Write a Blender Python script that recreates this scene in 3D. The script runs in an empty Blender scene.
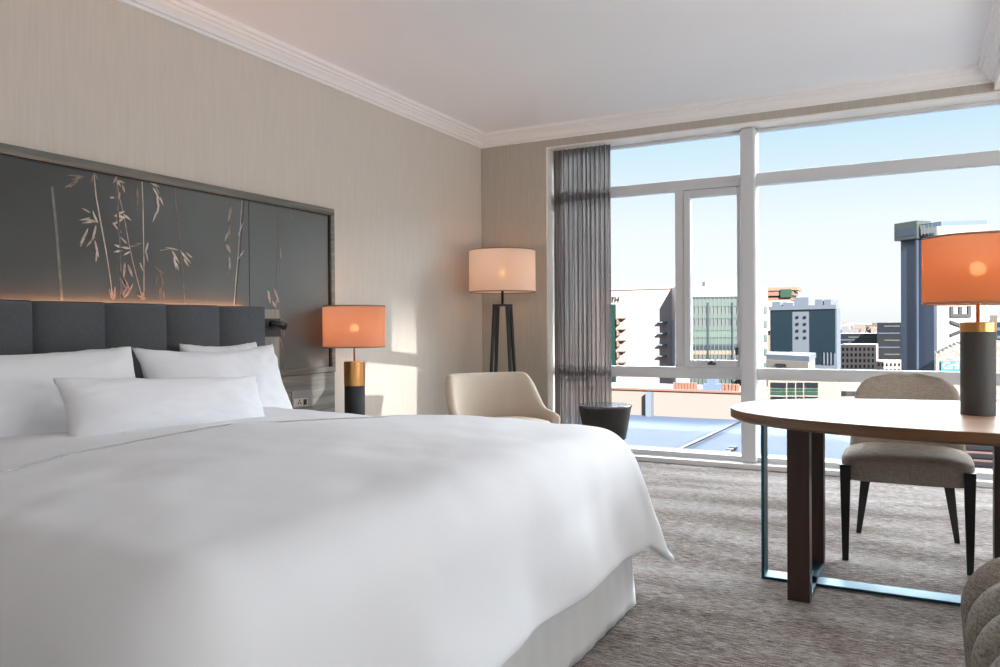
import bpy, bmesh, math, random
from mathutils import Vector, Matrix, noise
random.seed(7)
S = bpy.context.scene
COL = S.collection
PI = math.pi

# ------------------------------------------------------------------ camera
H = 1.08
YAW, PITCH, ROLL = math.radians(27.867), math.radians(-.416), math.radians(-.368)
FPX = 780.83
Fw = Vector((-math.sin(YAW)*math.cos(PITCH), math.cos(YAW)*math.cos(PITCH), math.sin(PITCH)))
rt = Vector((math.cos(YAW), math.sin(YAW), 0)); up = rt.cross(Fw)
Rv = rt*math.cos(ROLL) + up*math.sin(ROLL)
Uv = -rt*math.sin(ROLL) + up*math.cos(ROLL)
cam_d = bpy.data.cameras.new('camera'); cam = bpy.data.objects.new('camera', cam_d); COL.objects.link(cam)
m = Matrix((Rv, Uv, -Fw)).transposed().to_4x4(); m.translation = Vector((0, 0, H)); cam.matrix_world = m
cam_d.sensor_width = 36; cam_d.lens = FPX*36/1000; cam_d.clip_start = .05; cam_d.clip_end = 6000
S.camera = cam
def ray(x, y): return Fw + Rv*((x-500)/FPX) + Uv*((332.94-y)/FPX)
def atX(x, y, v): r = ray(x, y); return Vector((0, 0, H)) + r*(v/r.x)      # measured point on a plane of known X
def atY(x, y, v): r = ray(x, y); return Vector((0, 0, H)) + r*(v/r.y)
def atZ(x, y, v): r = ray(x, y); return Vector((0, 0, H)) + r*((v-H)/r.z)

# ------------------------------------------------------------------ materials
def lin(c):
    return tuple(((v/255)/12.92 if v/255 <= .04045 else ((v/255+.055)/1.055)**2.4) for v in c)
def nt(name):
    M = bpy.data.materials.new(name); M.use_nodes = True; N = M.node_tree.nodes; L = M.node_tree.links
    return M, N, L, N['Principled BSDF']
def mat(name, rgb, rough=.6, metal=0, bump=None, var=None, spec=None, sheen=0):
    """rgb sRGB 0-255; bump=(scale,strength,(sx,sy,sz)); var=(scale,amount,(sx,sy,sz))"""
    M, N, L, B = nt(name)
    B.inputs['Base Color'].default_value = (*lin(rgb), 1); B.inputs['Roughness'].default_value = rough; B.inputs['Metallic'].default_value = metal
    if spec is not None: B.inputs['Specular IOR Level'].default_value = spec
    if sheen: B.inputs['Sheen Weight'].default_value = sheen
    tc = N.new('ShaderNodeTexCoord')
    def noi(scale, st, detail=4):
        mp = N.new('ShaderNodeMapping'); mp.inputs['Scale'].default_value = st
        L.new(tc.outputs['Object'], mp.inputs['Vector'])
        n = N.new('ShaderNodeTexNoise'); n.inputs['Scale'].default_value = scale; n.inputs['Detail'].default_value = detail
        L.new(mp.outputs[0], n.inputs['Vector']); return n
    if var:
        n = noi(var[0], var[2] if len(var) > 2 else (1, 1, 1))
        r = N.new('ShaderNodeValToRGB'); c = lin(rgb); a = var[1]
        r.color_ramp.elements[0].position = .32; r.color_ramp.elements[1].position = .68
        r.color_ramp.elements[0].color = (*[v*(1-a) for v in c], 1); r.color_ramp.elements[1].color = (*[min(1, v*(1+a)) for v in c], 1)
        L.new(n.outputs['Fac'], r.inputs[0]); L.new(r.outputs[0], B.inputs['Base Color'])
    if bump:
        n = noi(bump[0], bump[2] if len(bump) > 2 else (1, 1, 1))
        b = N.new('ShaderNodeBump'); b.inputs['Strength'].default_value = bump[1]; b.inputs['Distance'].default_value = .01
        L.new(n.outputs['Fac'], b.inputs['Height']); L.new(b.outputs[0], B.inputs['Normal'])
    return M
def emis(name, rgb, s):
    M, N, L, B = nt(name); B.inputs['Base Color'].default_value = (*lin(rgb), 1)
    B.inputs['Emission Color'].default_value = (*lin(rgb), 1); B.inputs['Emission Strength'].default_value = s; return M

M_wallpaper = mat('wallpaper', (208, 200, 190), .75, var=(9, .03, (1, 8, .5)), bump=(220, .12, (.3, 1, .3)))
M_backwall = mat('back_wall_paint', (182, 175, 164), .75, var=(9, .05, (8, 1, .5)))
M_white = mat('white_paint', (240, 238, 237), .5)
M_ceiling = mat('ceiling_paint', (238, 240, 243), .8)
M_cream = mat('cream_gloss', (240, 234, 226), .35)
M_alu = mat('window_metal', (208, 209, 211), .4, .08)
M_dupe = mat('window_dark_metal', (60, 62, 64), .4, .4)

def carpet():
    M, N, L, B = nt('distressed_carpet'); B.inputs['Roughness'].default_value = .95; B.inputs['Specular IOR Level'].default_value = .1
    tc = N.new('ShaderNodeTexCoord')
    def noi(st, sc, d=6, rough=.6):
        mp = N.new('ShaderNodeMapping'); mp.inputs['Scale'].default_value = st; L.new(tc.outputs['Object'], mp.inputs[0])
        n = N.new('ShaderNodeTexNoise'); n.inputs['Scale'].default_value = sc; n.inputs['Detail'].default_value = d; n.inputs['Roughness'].default_value = rough
        L.new(mp.outputs[0], n.inputs['Vector']); return n
    a = noi((.5, 2.2, 1), 1.8, 3); b = noi((9, 62, 1), 2.2, 7, .8); c = noi((40, 40, 1), 8, 2)
    ad = N.new('ShaderNodeMath'); ad.operation = 'MULTIPLY_ADD'; L.new(a.outputs['Fac'], ad.inputs[0]); ad.inputs[1].default_value = .30
    L.new(b.outputs['Fac'], ad.inputs[2])
    ad2 = N.new('ShaderNodeMath'); ad2.operation = 'MULTIPLY_ADD'; L.new(c.outputs['Fac'], ad2.inputs[0]); ad2.inputs[1].default_value = .5; L.new(ad.outputs[0], ad2.inputs[2])
    r = N.new('ShaderNodeValToRGB'); e = r.color_ramp.elements
    mr = N.new('ShaderNodeMapRange'); mr.inputs['From Min'].default_value = .66; mr.inputs['From Max'].default_value = 1.05
    L.new(ad2.outputs[0], mr.inputs['Value']); L.new(mr.outputs[0], r.inputs[0])
    e[0].position = .1; e[0].color = (*lin((56, 43, 36)), 1); e[1].position = .9; e[1].color = (*lin((196, 188, 184)), 1)
    q = e.new(.42); q.color = (*lin((92, 76, 68)), 1); q = e.new(.6); q.color = (*lin((136, 125, 119)), 1)
    L.new(r.outputs[0], B.inputs['Base Color'])
    bp = N.new('ShaderNodeBump'); bp.inputs['Strength'].default_value = .7; bp.inputs['Distance'].default_value = .006
    L.new(ad2.outputs[0], bp.inputs['Height']); L.new(bp.outputs[0], B.inputs['Normal'])
    return M
M_carpet = carpet()
def wood(name, c1, c2, st, rough=.4, scale=3):
    M, N, L, B = nt(name); B.inputs['Roughness'].default_value = rough
    tc = N.new('ShaderNodeTexCoord'); mp = N.new('ShaderNodeMapping'); mp.inputs['Scale'].default_value = st; L.new(tc.outputs['Object'], mp.inputs[0])
    n = N.new('ShaderNodeTexNoise'); n.inputs['Scale'].default_value = scale; n.inputs['Detail'].default_value = 7; n.inputs['Distortion'].default_value = .4
    L.new(mp.outputs[0], n.inputs['Vector'])
    r = N.new('ShaderNodeValToRGB'); r.color_ramp.elements[0].position = .35; r.color_ramp.elements[1].position = .68
    r.color_ramp.elements[0].color = (*lin(c1), 1); r.color_ramp.elements[1].color = (*lin(c2), 1)
    L.new(n.outputs['Fac'], r.inputs[0]); L.new(r.outputs[0], B.inputs['Base Color']); return M
M_oak = wood('table_top_wood', (176, 136, 104), (204, 166, 134), (.6, 14, 14), .38)
b_ = M_oak.node_tree.nodes['Principled BSDF']; b_.inputs['Coat Weight'].default_value = .55; b_.inputs['Coat Roughness'].default_value = .16
M_oak_edge = wood('table_edge_wood', (88, 58, 30), (120, 82, 46), (1, 1, 20), .4)
M_walnut = wood('dark_walnut', (44, 27, 21), (66, 42, 33), (12, 12, .6), .4)
M_greywood = wood('grey_stained_wood', (98, 96, 90), (128, 125, 117), (14, 14, .8), .45)
M_greywood_h = wood('grey_stained_wood_lying', (96, 94, 88), (128, 125, 117), (14, .8, 14), .45)
M_framewood = wood('art_frame_wood', (92, 91, 86), (126, 124, 117), (14, .8, 14), .45)
M_palewood = wood('pale_headboard_wood', (136, 130, 118), (158, 151, 138), (14, 14, .8), .5)
M_black = mat('black_lacquer', (22, 22, 23), .35)
M_blackmetal = mat('black_metal', (30, 30, 31), .35, .5)
M_charcoal = mat('charcoal_textured', (62, 63, 63), .6, bump=(300, .2))
M_brass = mat('brushed_brass', (205, 150, 92), .28, 1, bump=(60, .1, (1, 1, .05)))
M_steel = mat('polished_steel_sky_reflection', (40, 82, 98), .42, .8)  # plain polished steel with the blue sky reflection put into its colour
M_bedwhite = mat('white_cotton', (230, 232, 237), .8, bump=(3.2, .35), sheen=.15)
M_skirt = mat('white_skirt_cotton', (224, 226, 228), .85, bump=(9, .3))
def fabric(name, rgb, sc=500, amt=.25, b=.35):
    M, N, L, B = nt(name); B.inputs['Roughness'].default_value = .9; B.inputs['Specular IOR Level'].default_value = .2
    tc = N.new('ShaderNodeTexCoord')
    outs = []
    for st in ((1, 1, .12), (.12, .12, 1)):
        mp = N.new('ShaderNodeMapping'); mp.inputs['Scale'].default_value = st; L.new(tc.outputs['Object'], mp.inputs[0])
        n = N.new('ShaderNodeTexNoise'); n.inputs['Scale'].default_value = sc; n.inputs['Detail'].default_value = 2; L.new(mp.outputs[0], n.inputs['Vector']); outs.append(n)
    ad = N.new('ShaderNodeMath'); ad.operation = 'ADD'; L.new(outs[0].outputs['Fac'], ad.inputs[0]); L.new(outs[1].outputs['Fac'], ad.inputs[1])
    mr = N.new('ShaderNodeMapRange'); mr.inputs['From Min'].default_value = .75; mr.inputs['From Max'].default_value = 1.25; L.new(ad.outputs[0], mr.inputs['Value'])
    r = N.new('ShaderNodeValToRGB'); c = lin(rgb)
    r.color_ramp.elements[0].color = (*[v*(1-amt) for v in c], 1); r.color_ramp.elements[1].color = (*[min(1, v*(1+amt)) for v in c], 1)
    L.new(mr.outputs[0], r.inputs[0]); L.new(r.outputs[0], B.inputs['Base Color'])
    bp = N.new('ShaderNodeBump'); bp.inputs['Strength'].default_value = b; bp.inputs['Distance'].default_value = .003; L.new(ad.outputs[0], bp.inputs['Height']); L.new(bp.outputs[0], B.inputs['Normal'])
    return M
M_headboard = fabric('slate_linen', (90, 93, 97), 420, .14)
M_chairfab = fabric('taupe_linen', (168, 158, 146), 300, .18)
M_pouffab = fabric('grey_taupe_weave', (138, 131, 121), 260, .4, .6)
M_cream_vel = fabric('cream_upholstery', (200, 186, 170), 400, .06, .15)

def shade_mat(name, rgb, tl=.7, tr=.03):
    M, N, L, B = nt(name); N.remove(B); out = N['Material Output']
    d = N.new('ShaderNodeBsdfDiffuse'); t = N.new('ShaderNodeBsdfTranslucent'); x = N.new('ShaderNodeBsdfTransparent')
    for n in (d, t): n.inputs['Color'].default_value = (*lin(rgb), 1)
    a = N.new('ShaderNodeMixShader'); a.inputs[0].default_value = tl; L.new(d.outputs[0], a.inputs[1]); L.new(t.outputs[0], a.inputs[2])
    b = N.new('ShaderNodeMixShader'); b.inputs[0].default_value = tr; L.new(a.outputs[0], b.inputs[1]); L.new(x.outputs[0], b.inputs[2])
    L.new(b.outputs[0], out.inputs[0]); return M
M_shade = shade_mat('copper_linen_lampshade', (182, 124, 92), .62, .010)
M_bulb = emis('lit_bulb', (255, 190, 130), 26)
def curtain_mat():
    M, N, L, B = nt('sheer_grey_curtain'); N.remove(B); out = N['Material Output']
    tc = N.new('ShaderNodeTexCoord'); mp = N.new('ShaderNodeMapping'); mp.inputs['Scale'].default_value = (45, 45, .35); L.new(tc.outputs['Object'], mp.inputs[0])
    n = N.new('ShaderNodeTexNoise'); n.inputs['Scale'].default_value = 3; n.inputs['Detail'].default_value = 5; L.new(mp.outputs[0], n.inputs['Vector'])
    r = N.new('ShaderNodeValToRGB'); r.color_ramp.elements[0].position = .4; r.color_ramp.elements[1].position = .72
    r.color_ramp.elements[0].color = (*lin((106, 98, 96)), 1); r.color_ramp.elements[1].color = (*lin((168, 159, 156)), 1); L.new(n.outputs['Fac'], r.inputs[0])
    d = N.new('ShaderNodeBsdfDiffuse'); t = N.new('ShaderNodeBsdfTranslucent'); x = N.new('ShaderNodeBsdfTransparent')
    L.new(r.outputs[0], d.inputs[0]); L.new(r.outputs[0], t.inputs[0])
    a = N.new('ShaderNodeMixShader'); a.inputs[0].default_value = .35; L.new(d.outputs[0], a.inputs[1]); L.new(t.outputs[0], a.inputs[2])
    b = N.new('ShaderNodeMixShader'); mt = N.new('ShaderNodeMath'); mt.operation = 'MULTIPLY'; mt.inputs[1].default_value = .22
    L.new(n.outputs['Fac'], mt.inputs[0]); L.new(mt.outputs[0], b.inputs[0])
    L.new(a.outputs[0], b.inputs[1]); L.new(x.outputs[0], b.inputs[2]); L.new(b.outputs[0], out.inputs[0]); return M
M_curtain = curtain_mat()
def glass_mat():
    M, N, L, B = nt('window_glass'); N.remove(B); out = N['Material Output']
    x = N.new('ShaderNodeBsdfTransparent'); x.inputs[0].default_value = (.97, .985, .985, 1)
    g = N.new('ShaderNodeBsdfGlossy'); g.inputs['Roughness'].default_value = .01
    f = N.new('ShaderNodeFresnel'); f.inputs[0].default_value = 1.10
    a = N.new('ShaderNodeMixShader'); L.new(f.outputs[0], a.inputs[0]); L.new(x.outputs[0], a.inputs[1]); L.new(g.outputs[0], a.inputs[2]); L.new(a.outputs[0], out.inputs[0]); return M
M_glass = glass_mat()

# ------------------------------------------------------------------ builders
def obj(name, bm, material, parent=None, smooth=False, bevel=0, seg=2, subsurf=0, auto=True):
    me = bpy.data.meshes.new(name); bmesh.ops.recalc_face_normals(bm, faces=bm.faces); bm.to_mesh(me); bm.free()
    o = bpy.data.objects.new(name, me); COL.objects.link(o)
    if material: me.materials.append(material)
    if bevel:
        b = o.modifiers.new('bevel', 'BEVEL'); b.width = bevel; b.segments = seg; b.limit_method = 'ANGLE'; b.angle_limit = math.radians(35)
    if subsurf:
        s = o.modifiers.new('sub', 'SUBSURF'); s.levels = s.render_levels = subsurf
    if smooth or bevel:
        for p in me.polygons: p.use_smooth = True
        if bevel and not smooth:
            w = o.modifiers.new('wn', 'WEIGHTED_NORMAL'); w.keep_sharp = True
    if parent is not None: o.parent = parent
    return o
def tag(o, label, cat, group=None, kind=None):
    if label: o['label'] = label
    if cat: o['category'] = cat
    if group: o['group'] = group
    if kind: o['kind'] = kind
    return o
def thing(name, label, cat, loc=(0, 0, 0), rz=0, group=None):
    o = bpy.data.objects.new(name, None); COL.objects.link(o); o.empty_display_size = .1
    o.location = loc; o.rotation_euler = (0, 0, rz); tag(o, label, cat, group); return o
def struct(name, bm, material, parent=None, **k):
    o = obj(name, bm, material, parent, **k)
    if parent is None: o['kind'] = 'structure'
    return o
def box(bm, x0, x1, y0, y1, z0, z1):
    v = [bm.verts.new(p) for p in ((x0, y0, z0), (x1, y0, z0), (x1, y1, z0), (x0, y1, z0), (x0, y0, z1), (x1, y0, z1), (x1, y1, z1), (x0, y1, z1))]
    for f in ((0, 3, 2, 1), (4, 5, 6, 7), (0, 1, 5, 4), (1, 2, 6, 5), (2, 3, 7, 6), (3, 0, 4, 7)): bm.faces.new([v[i] for i in f])
    return bm
def nb(*a):
    bm = bmesh.new()
    for q in a: box(bm, *q)
    return bm
def loft(bm, rings, close=True, caps=True):
    rs = [[bm.verts.new(p) for p in r] for r in rings]; n = len(rs[0])
    for a, b in zip(rs, rs[1:]):
        for i in range(n if close else n-1):
            j = (i+1) % n; bm.faces.new((a[i], a[j], b[j], b[i]))
    if caps and close: bm.faces.new(rs[0][::-1]); bm.faces.new(rs[-1])
    return bm
def lathe(prof, n=48, cx=0, cy=0, caps=True):
    bm = bmesh.new()
    return loft(bm, [[(cx+r*math.cos(2*PI*i/n), cy+r*math.sin(2*PI*i/n), z) for i in range(n)] for r, z in prof], True, caps)
def tube(bm, pts, rads, n=10, caps=True):
    pts = [Vector(p) for p in pts]; rings = []
    if not hasattr(rads, '__len__'): rads = [rads]*len(pts)
    for i, p in enumerate(pts):
        d = (pts[min(i+1, len(pts)-1)] - pts[max(i-1, 0)]).normalized()
        a = d.cross(Vector((0, 0, 1)) if abs(d.z) < .9 else Vector((1, 0, 0))).normalized(); b = d.cross(a)
        rings.append([p + (a*math.cos(2*PI*k/n)+b*math.sin(2*PI*k/n))*rads[i] for k in range(n)])
    return loft(bm, rings, True, caps)
def leg_bm(p0, p1, s0, s1):     # tapered square leg, p0 top, p1 foot
    bm = bmesh.new(); p0 = Vector(p0); p1 = Vector(p1)
    q = lambda p, s: [(p.x-s[0], p.y-s[1], p.z), (p.x+s[0], p.y-s[1], p.z), (p.x+s[0], p.y+s[1], p.z), (p.x-s[0], p.y+s[1], p.z)]
    return loft(bm, [q(p0, s0), q(p1, s1)])
def rounded(x0, x1, y0, y1, z0, z1, r=.01, name='part', m=None, parent=None, seg=3): return obj(name, nb((x0, x1, y0, y1, z0, z1)), m, parent, bevel=r, seg=seg)
def extrude_profile(bm, prof, path_fn, n):
    return loft(bm, [[path_fn(t, p) for p in prof] for t in n], True, True)

# ------------------------------------------------------------------ room shell
D, XL, D2, CZ, XR, YB = 6.037, -3.371, 6.232, 2.772, 2.5, -2.2
JX = atY(547, 300, D).x; HEAD = 2.592; BX = .473
struct('floor', nb((XL-.1, XR+.1, YB-.1, 6.09, -.12, 0)), M_carpet)
struct('ceiling', nb((XL-.15, XR+.15, YB-.15, D+.3, CZ, CZ+.15)), M_ceiling)
struct('wall_left', nb((XL-.12, XL, YB-.1, D+.28, -.1, CZ)), M_wallpaper)
struct('wall_right', nb((XR, XR+.12, YB-.1, D+.28, -.1, CZ)), M_wallpaper)
struct('wall_rear', nb((XL, XR, YB-.12, YB, -.1, CZ)), M_wallpaper)
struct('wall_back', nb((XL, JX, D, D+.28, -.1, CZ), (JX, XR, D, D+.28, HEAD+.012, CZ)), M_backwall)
struct('trim_1', nb((JX, JX+.012, D-.002, D+.27, 0, HEAD), (JX, XR, D-.002, D+.27, HEAD, HEAD+.012)), M_cream)
struct('trim_2', nb((BX, XR, YB, D-.003, HEAD+.02, CZ-.001)), M_cream)       # dropped bulkhead on the right
struct('trim_3', nb((JX+.012, XR, 6.088, 6.40, -.1, .036)), M_white, bevel=.006)     # window sill
# cornice
prof = [(0, 0), (.012, 0), (.014, .016), (.030, .016), (.032, .028), (.040, .040), (.056, .052), (.058, .064), (.074, .064), (.076, .082), (.096, .084), (.1, .108), (0, .108)]
def cornice(name, a, b, inward, z=2.664, e0=1, e1=1, wallup=(0, 0, 1)):
    a = Vector(a); b = Vector(b); inward = Vector(inward); t = (b-a).normalized(); bm = bmesh.new()
    ring = lambda p, s: [p + inward*u + t*s*u + Vector((0, 0, z+v)) for u, v in prof]
    loft(bm, [ring(a, e0), ring(b, -e1)])
    return struct(name, bm, M_white)
cornice('trim_4', (XL, YB, 0), (XL, D, 0), (1, 0, 0))
cornice('trim_5', (XL, D, 0), (BX, D, 0), (0, -1, 0))
cornice('trim_6', (BX, D, 0), (BX, YB, 0), (-1, 0, 0))

# ------------------------------------------------------------------ window
XP0, XP1 = -1.166, -1.052
w1 = struct('window_1', nb((JX+.012, XP0, D2-.03, D2+.05, 2.166, 2.25), (JX+.012, XP0, D2-.03, D2+.05, .668, .757),
    (JX+.012, XP0, D2-.03, D2+.05, .03, .075), (JX+.012, XP0, D2-.02, D2+.05, 2.57, HEAD), (JX+.012, JX+.07, D2-.02, D2+.05, .03, HEAD),
    (-1.686, -1.615, D2-.03, D2+.05, .757, 2.166)), M_alu, bevel=.004)
cs = obj('casement_frame', nb((-1.612, -1.56, D2-.045, D2+.03, .76, 2.16), (-1.20, -1.168, D2-.045, D2+.03, .76, 2.16),
    (-1.56, -1.20, D2-.045, D2+.03, .76, .815), (-1.56, -1.20, D2-.045, D2+.03, 2.105, 2.16)), M_alu, w1, bevel=.006)
obj('window_latch', nb((-1.42, -1.36, D2-.075, D2-.045, .78, .80), (-1.40, -1.38, D2-.09, D2-.06, .785, .815), (-1.21, -1.19, D2-.075, D2-.045, .86, .92)), M_dupe, w1, bevel=.004)
for i, q in enumerate(((-1.56, -1.20, .815, 2.105), (JX+.07, -1.686, .757, 2.166), (JX+.07, XP0, 2.25, 2.57), (JX+.07, XP0, .075, .668))):
    obj('glass_pane', nb((q[0], q[1], D2+.008, D2+.012, q[2], q[3])), M_glass, w1)
w2 = struct('window_2', nb((XP1, XR, D2-.03, D2+.05, 2.16, 2.25), (XP1, XR, D2-.03, D2+.05, .668, .757),
    (XP1, XR, D2-.03, D2+.05, .03, .075), (XP1, XR, D2-.02, D2+.05, 2.57, HEAD), (2.44, XR, D2-.02, D2+.05, .03, HEAD)), M_alu, bevel=.004)
for z0, z1 in ((.757, 2.16), (2.25, 2.57), (.075, .668)):
    obj('glass_pane', nb((XP1, 2.44, D2+.008, D2+.012, z0, z1)), M_glass, w2)
struct('trim_7', nb((XP0, XP1, D2-.1, D2+.08, .036, HEAD)), M_alu, bevel=.02, seg=4)        # column between the windows

# ------------------------------------------------------------------ curtain
def curtain():
    bm = bmesh.new(); n = 260; x0, x1 = JX+.03, -2.19; rings = []
    zs = [.045+(2.585-.045)*k/24 for k in range(25)]
    for z in zs:
        row = []
        for i in range(n+1):
            t = i/n; ph = t*2*PI*13 + .5*math.sin(t*11)
            amp = .026*(.8+.3*math.sin(t*29+1))
            row.append(bm.verts.new((x0+(x1-x0)*t+.008*math.sin(ph*2+.4), 6.118+amp*math.sin(ph), z)))
        rings.append(row)
    for a, b in zip(rings, rings[1:]):
        for i in range(n): bm.faces.new((a[i], a[i+1], b[i+1], b[i]))
    o = obj('curtain', bm, M_curtain, smooth=True)
    return tag(o, 'sheer grey pleated curtain gathered at the left end of the window', 'curtain')
curtain()

# ------------------------------------------------------------------ wall panel + artwork
ATOP, ABOT, AR, AL = 1.862, .800, 4.016, .06
pn = thing('wall_panelling', 'grey stained wood panelling on the left wall below the grass mural', 'panelling', (XL, 2, 0))
def padd(name, q, mtl, par, **k):
    o = obj(name, nb(q), mtl, par, **k); o.matrix_parent_inverse = Matrix.Translation(-par.location); return o
padd('panel', (XL+.001, XL+.02, AL, AR, .02, ABOT-.002), M_greywood_h, pn)
padd('pilaster', (XL+.02, XL+.10, 3.276, 3.43, .02, 1.195), M_palewood, pn, bevel=.002)
def mural():
    M, N, L, B = nt('dark_mural_print'); B.inputs['Roughness'].default_value = .42
    tc = N.new('ShaderNodeTexCoord'); sp = N.new('ShaderNodeSeparateXYZ'); L.new(tc.outputs['Object'], sp.inputs[0])
    n = N.new('ShaderNodeTexNoise'); n.inputs['Scale'].default_value = 1.6; n.inputs['Detail'].default_value = 2; L.new(tc.outputs['Object'], n.inputs['Vector'])
    a = N.new('ShaderNodeMapRange'); a.inputs['From Min'].default_value = 1.5; a.inputs['From Max'].default_value = 4.0; L.new(sp.outputs['Y'], a.inputs['Value'])
    ad = N.new('ShaderNodeMath'); ad.operation = 'MULTIPLY_ADD'; L.new(n.outputs['Fac'], ad.inputs[0]); ad.inputs[1].default_value = .9; L.new(a.outputs[0], ad.inputs[2])
    r = N.new('ShaderNodeValToRGB'); e = r.color_ramp.elements; e[0].position = .3; e[0].color = (*lin((48, 49, 49)), 1); e[1].position = 1.0; e[1].color = (*lin((98, 103, 101)), 1)
    q = e.new(.65); q.color = (*lin((72, 74, 73)), 1)
    L.new(ad.outputs[0], r.inputs[0]); L.new(r.outputs[0], B.inputs['Base Color']); return M
art = thing('wall_mural', 'long framed dark mural of dry grass stalks above the headboard', 'artwork', (XL, 2, ABOT))
AX = XL+.012
padd('print', (XL+.001, AX, AL+.04, AR-.04, ABOT+.035, ATOP-.04), mural(), art)
fr = nb((XL+.001, XL+.03, AL, AR, ATOP-.042, ATOP), (XL+.001, XL+.03, AL, AR, ABOT, ABOT+.036), (XL+.001, XL+.03, AR-.036, AR, ABOT+.036, ATOP-.042), (XL+.001, XL+.03, AL, AL+.036, ABOT+.036, ATOP-.042))
o = obj('frame', fr, M_framewood, art, bevel=.003); o.matrix_parent_inverse = Matrix.Translation(-art.location)
o = obj('inner_bead', nb((AX, XL+.02, AR-.046, AR-.036, ABOT+.036, ATOP-.042), (AX, XL+.02, AL+.036, AR-.046, ATOP-.048, ATOP-.042)), M_black, art); o.matrix_parent_inverse = Matrix.Translation(-art.location)
o = obj('panel_joint', nb((AX, AX+.0015, 3.284, 3.287, ABOT+.036, ATOP-.048)), M_black, art); o.matrix_parent_inverse = Matrix.Translation(-art.location)
g_pale = mat('printed_grass_pale', (206, 192, 180), .6, var=(30, .3)); g_mid = mat('printed_grass_brown', (140, 124, 112), .6, var=(30, .35))
g_dim = mat('printed_grass_faded', (124, 122, 118), .6, var=(20, .25)); g_pink = mat('printed_seed_pink', (186, 162, 150), .6, var=(40, .3)); g_dark = mat('printed_grass_dark', (52, 50, 46), .6)
def strip(bm, pts, w):              # flat printed stroke lying on the mural, 1.5 mm proud
    P = [atX(x, y, AX+.001) for x, y in pts]; n = len(P); wl = w if hasattr(w, '__len__') else [w]*n; wl = [q*.78 for q in wl]
    L_, R_ = [], []
    for i in range(n):
        d = P[min(i+1, n-1)]-P[max(i-1, 0)]; nn = Vector((0, -d.z, d.y)).normalized()*wl[i]/2
        L_.append(P[i]+nn); R_.append(P[i]-nn)
    loop = L_+R_[::-1]
    a = [bm.verts.new((AX+.0002, p.y, p.z)) for p in loop]; b = [bm.verts.new((AX+.0015, p.y, p.z)) for p in loop]; k = len(loop)
    for i in range(n-1):
        bm.faces.new((b[i], b[i+1], b[k-2-i], b[k-1-i]))
    for i in range(k): bm.faces.new((a[i], a[(i+1) % k], b[(i+1) % k], b[i]))
def leaf(bm, x, y, ang, ln, w=.011, curve=0):
    w *= 1.15; ln *= .95   # ang in degrees, picture sense: 90 = down
    pts = []; a = math.radians(ang); cx, cy = x, y
    for k in range(6):
        pts.append((cx, cy)); a += math.radians(curve)/5; cx += math.cos(a)*ln/5; cy += math.sin(a)*ln/5
    strip(bm, pts, [w*q for q in (.25, .8, 1, .85, .5, .08)])
def grass(name, mtl, strokes, leaves):
    bm = bmesh.new()
    for pts, w in strokes: strip(bm, pts, [q*.62 for q in w] if hasattr(w, '__len__') else w*.7)
    for l in leaves: leaf(bm, *l)
    o = obj(name, bm, mtl, art); o.matrix_parent_inverse = Matrix.Translation(-art.location); return o
grass('printed_grass', g_dim, [([(52, 186), (54, 205), (57, 235), (59, 262), (62, 300)], .022)], [])
grass('printed_grass', g_pale, [([(94, 174), (96, 195), (100, 218), (106, 250), (110, 275), (113, 299)], [.010, .011, .012, .01, .009, .008])],
    [(98, 222, 235, 14, .012, 20), (98, 222, 205, 17, .012, -25), (97, 221, 180, 16, .011, -10), (90, 217, 150, 12, .011, 30), (88, 228, 110, 18, .012, 15), (85, 236, 120, 12, .011, -10), (96, 225, 100, 20, .013, 10), (95, 240, 80, 18, .012, -5), (97, 250, 95, 12, .01), (95, 236, 130, 14, .01), (90, 212, 210, 10, .01)])
grass('printed_grass', g_mid, [([(66, 187), (72, 182), (78, 179)], .006)], [(84, 176, 165, 14, .012), (84, 176, 185, 18, .009), (78, 180, 140, 12, .011), (72, 184, 160, 9, .01), (94, 172, 60, 9, .012), (94, 174, 110, 9, .012)])
grass('printed_grass', g_pink, [([(116, 176), (119, 195), (124, 215), (128, 238), (133, 262), (139, 285), (143, 299)], .008)],
    [(116, 178, 60, 10, .016), (120, 192, 110, 9, .016), (118, 180, 20, 8, .012), (122, 184, 70, 9, .014), (117, 176, 120, 8, .012)])
grass('printed_grass', g_pale, [], [(114, 215, 10, 13, .017), (116, 214, 340, 10, .014), (113, 224, 330, 14, .015), (121, 232, 230, 14, .012), (122, 247, 200, 9, .012), (122, 250, 170, 9, .012), (130, 248, 190, 10, .012), (124, 214, 40, 10, .012), (110, 197, 0, 5, .012), (127, 243, 225, 10, .01), (130, 251, 150, 8, .01)])
grass('printed_grass', g_dim, [([(117, 185), (118, 215), (120, 245), (121, 280), (122, 299)], .018)], [])
grass('printed_grass', g_pale, [([(142, 181), (143, 205), (143.5, 235), (144, 262), (144, 299)], [.012, .01, .009, .008, .007])], [(146, 250, 80, 12, .008), (148, 242, 100, 12, .012, 10), (140, 262, 70, 10, .008)])
grass('printed_grass', g_mid, [], [(137, 186, 85, 26, .012, 8), (135, 243, 0, 8, .01), (130, 246, 350, 10, .012)])
grass('printed_grass', g_pale, [([(150, 182), (156, 186), (159, 193)], .006)], [(150, 181, 30, 12, .01), (153, 187, 60, 16, .012), (157, 194, 85, 14, .013), (159, 203, 100, 12, .013), (157, 210, 110, 13, .011), (160, 196, 70, 10, .01)])
grass('printed_grass', g_pink, [], [(125, 262, 95, 18, .014), (128, 264, 70, 14, .016), (122, 276, 60, 18, .02), (127, 290, 250, 22, .018), (114, 299, 275, 14, .014), (113, 299, 250, 12, .012), (120, 299, 300, 14, .016), (124, 297, 320, 18, .014, -30), (141, 299, 290, 12, .01), (146, 298, 200, 10, .01)])
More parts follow.
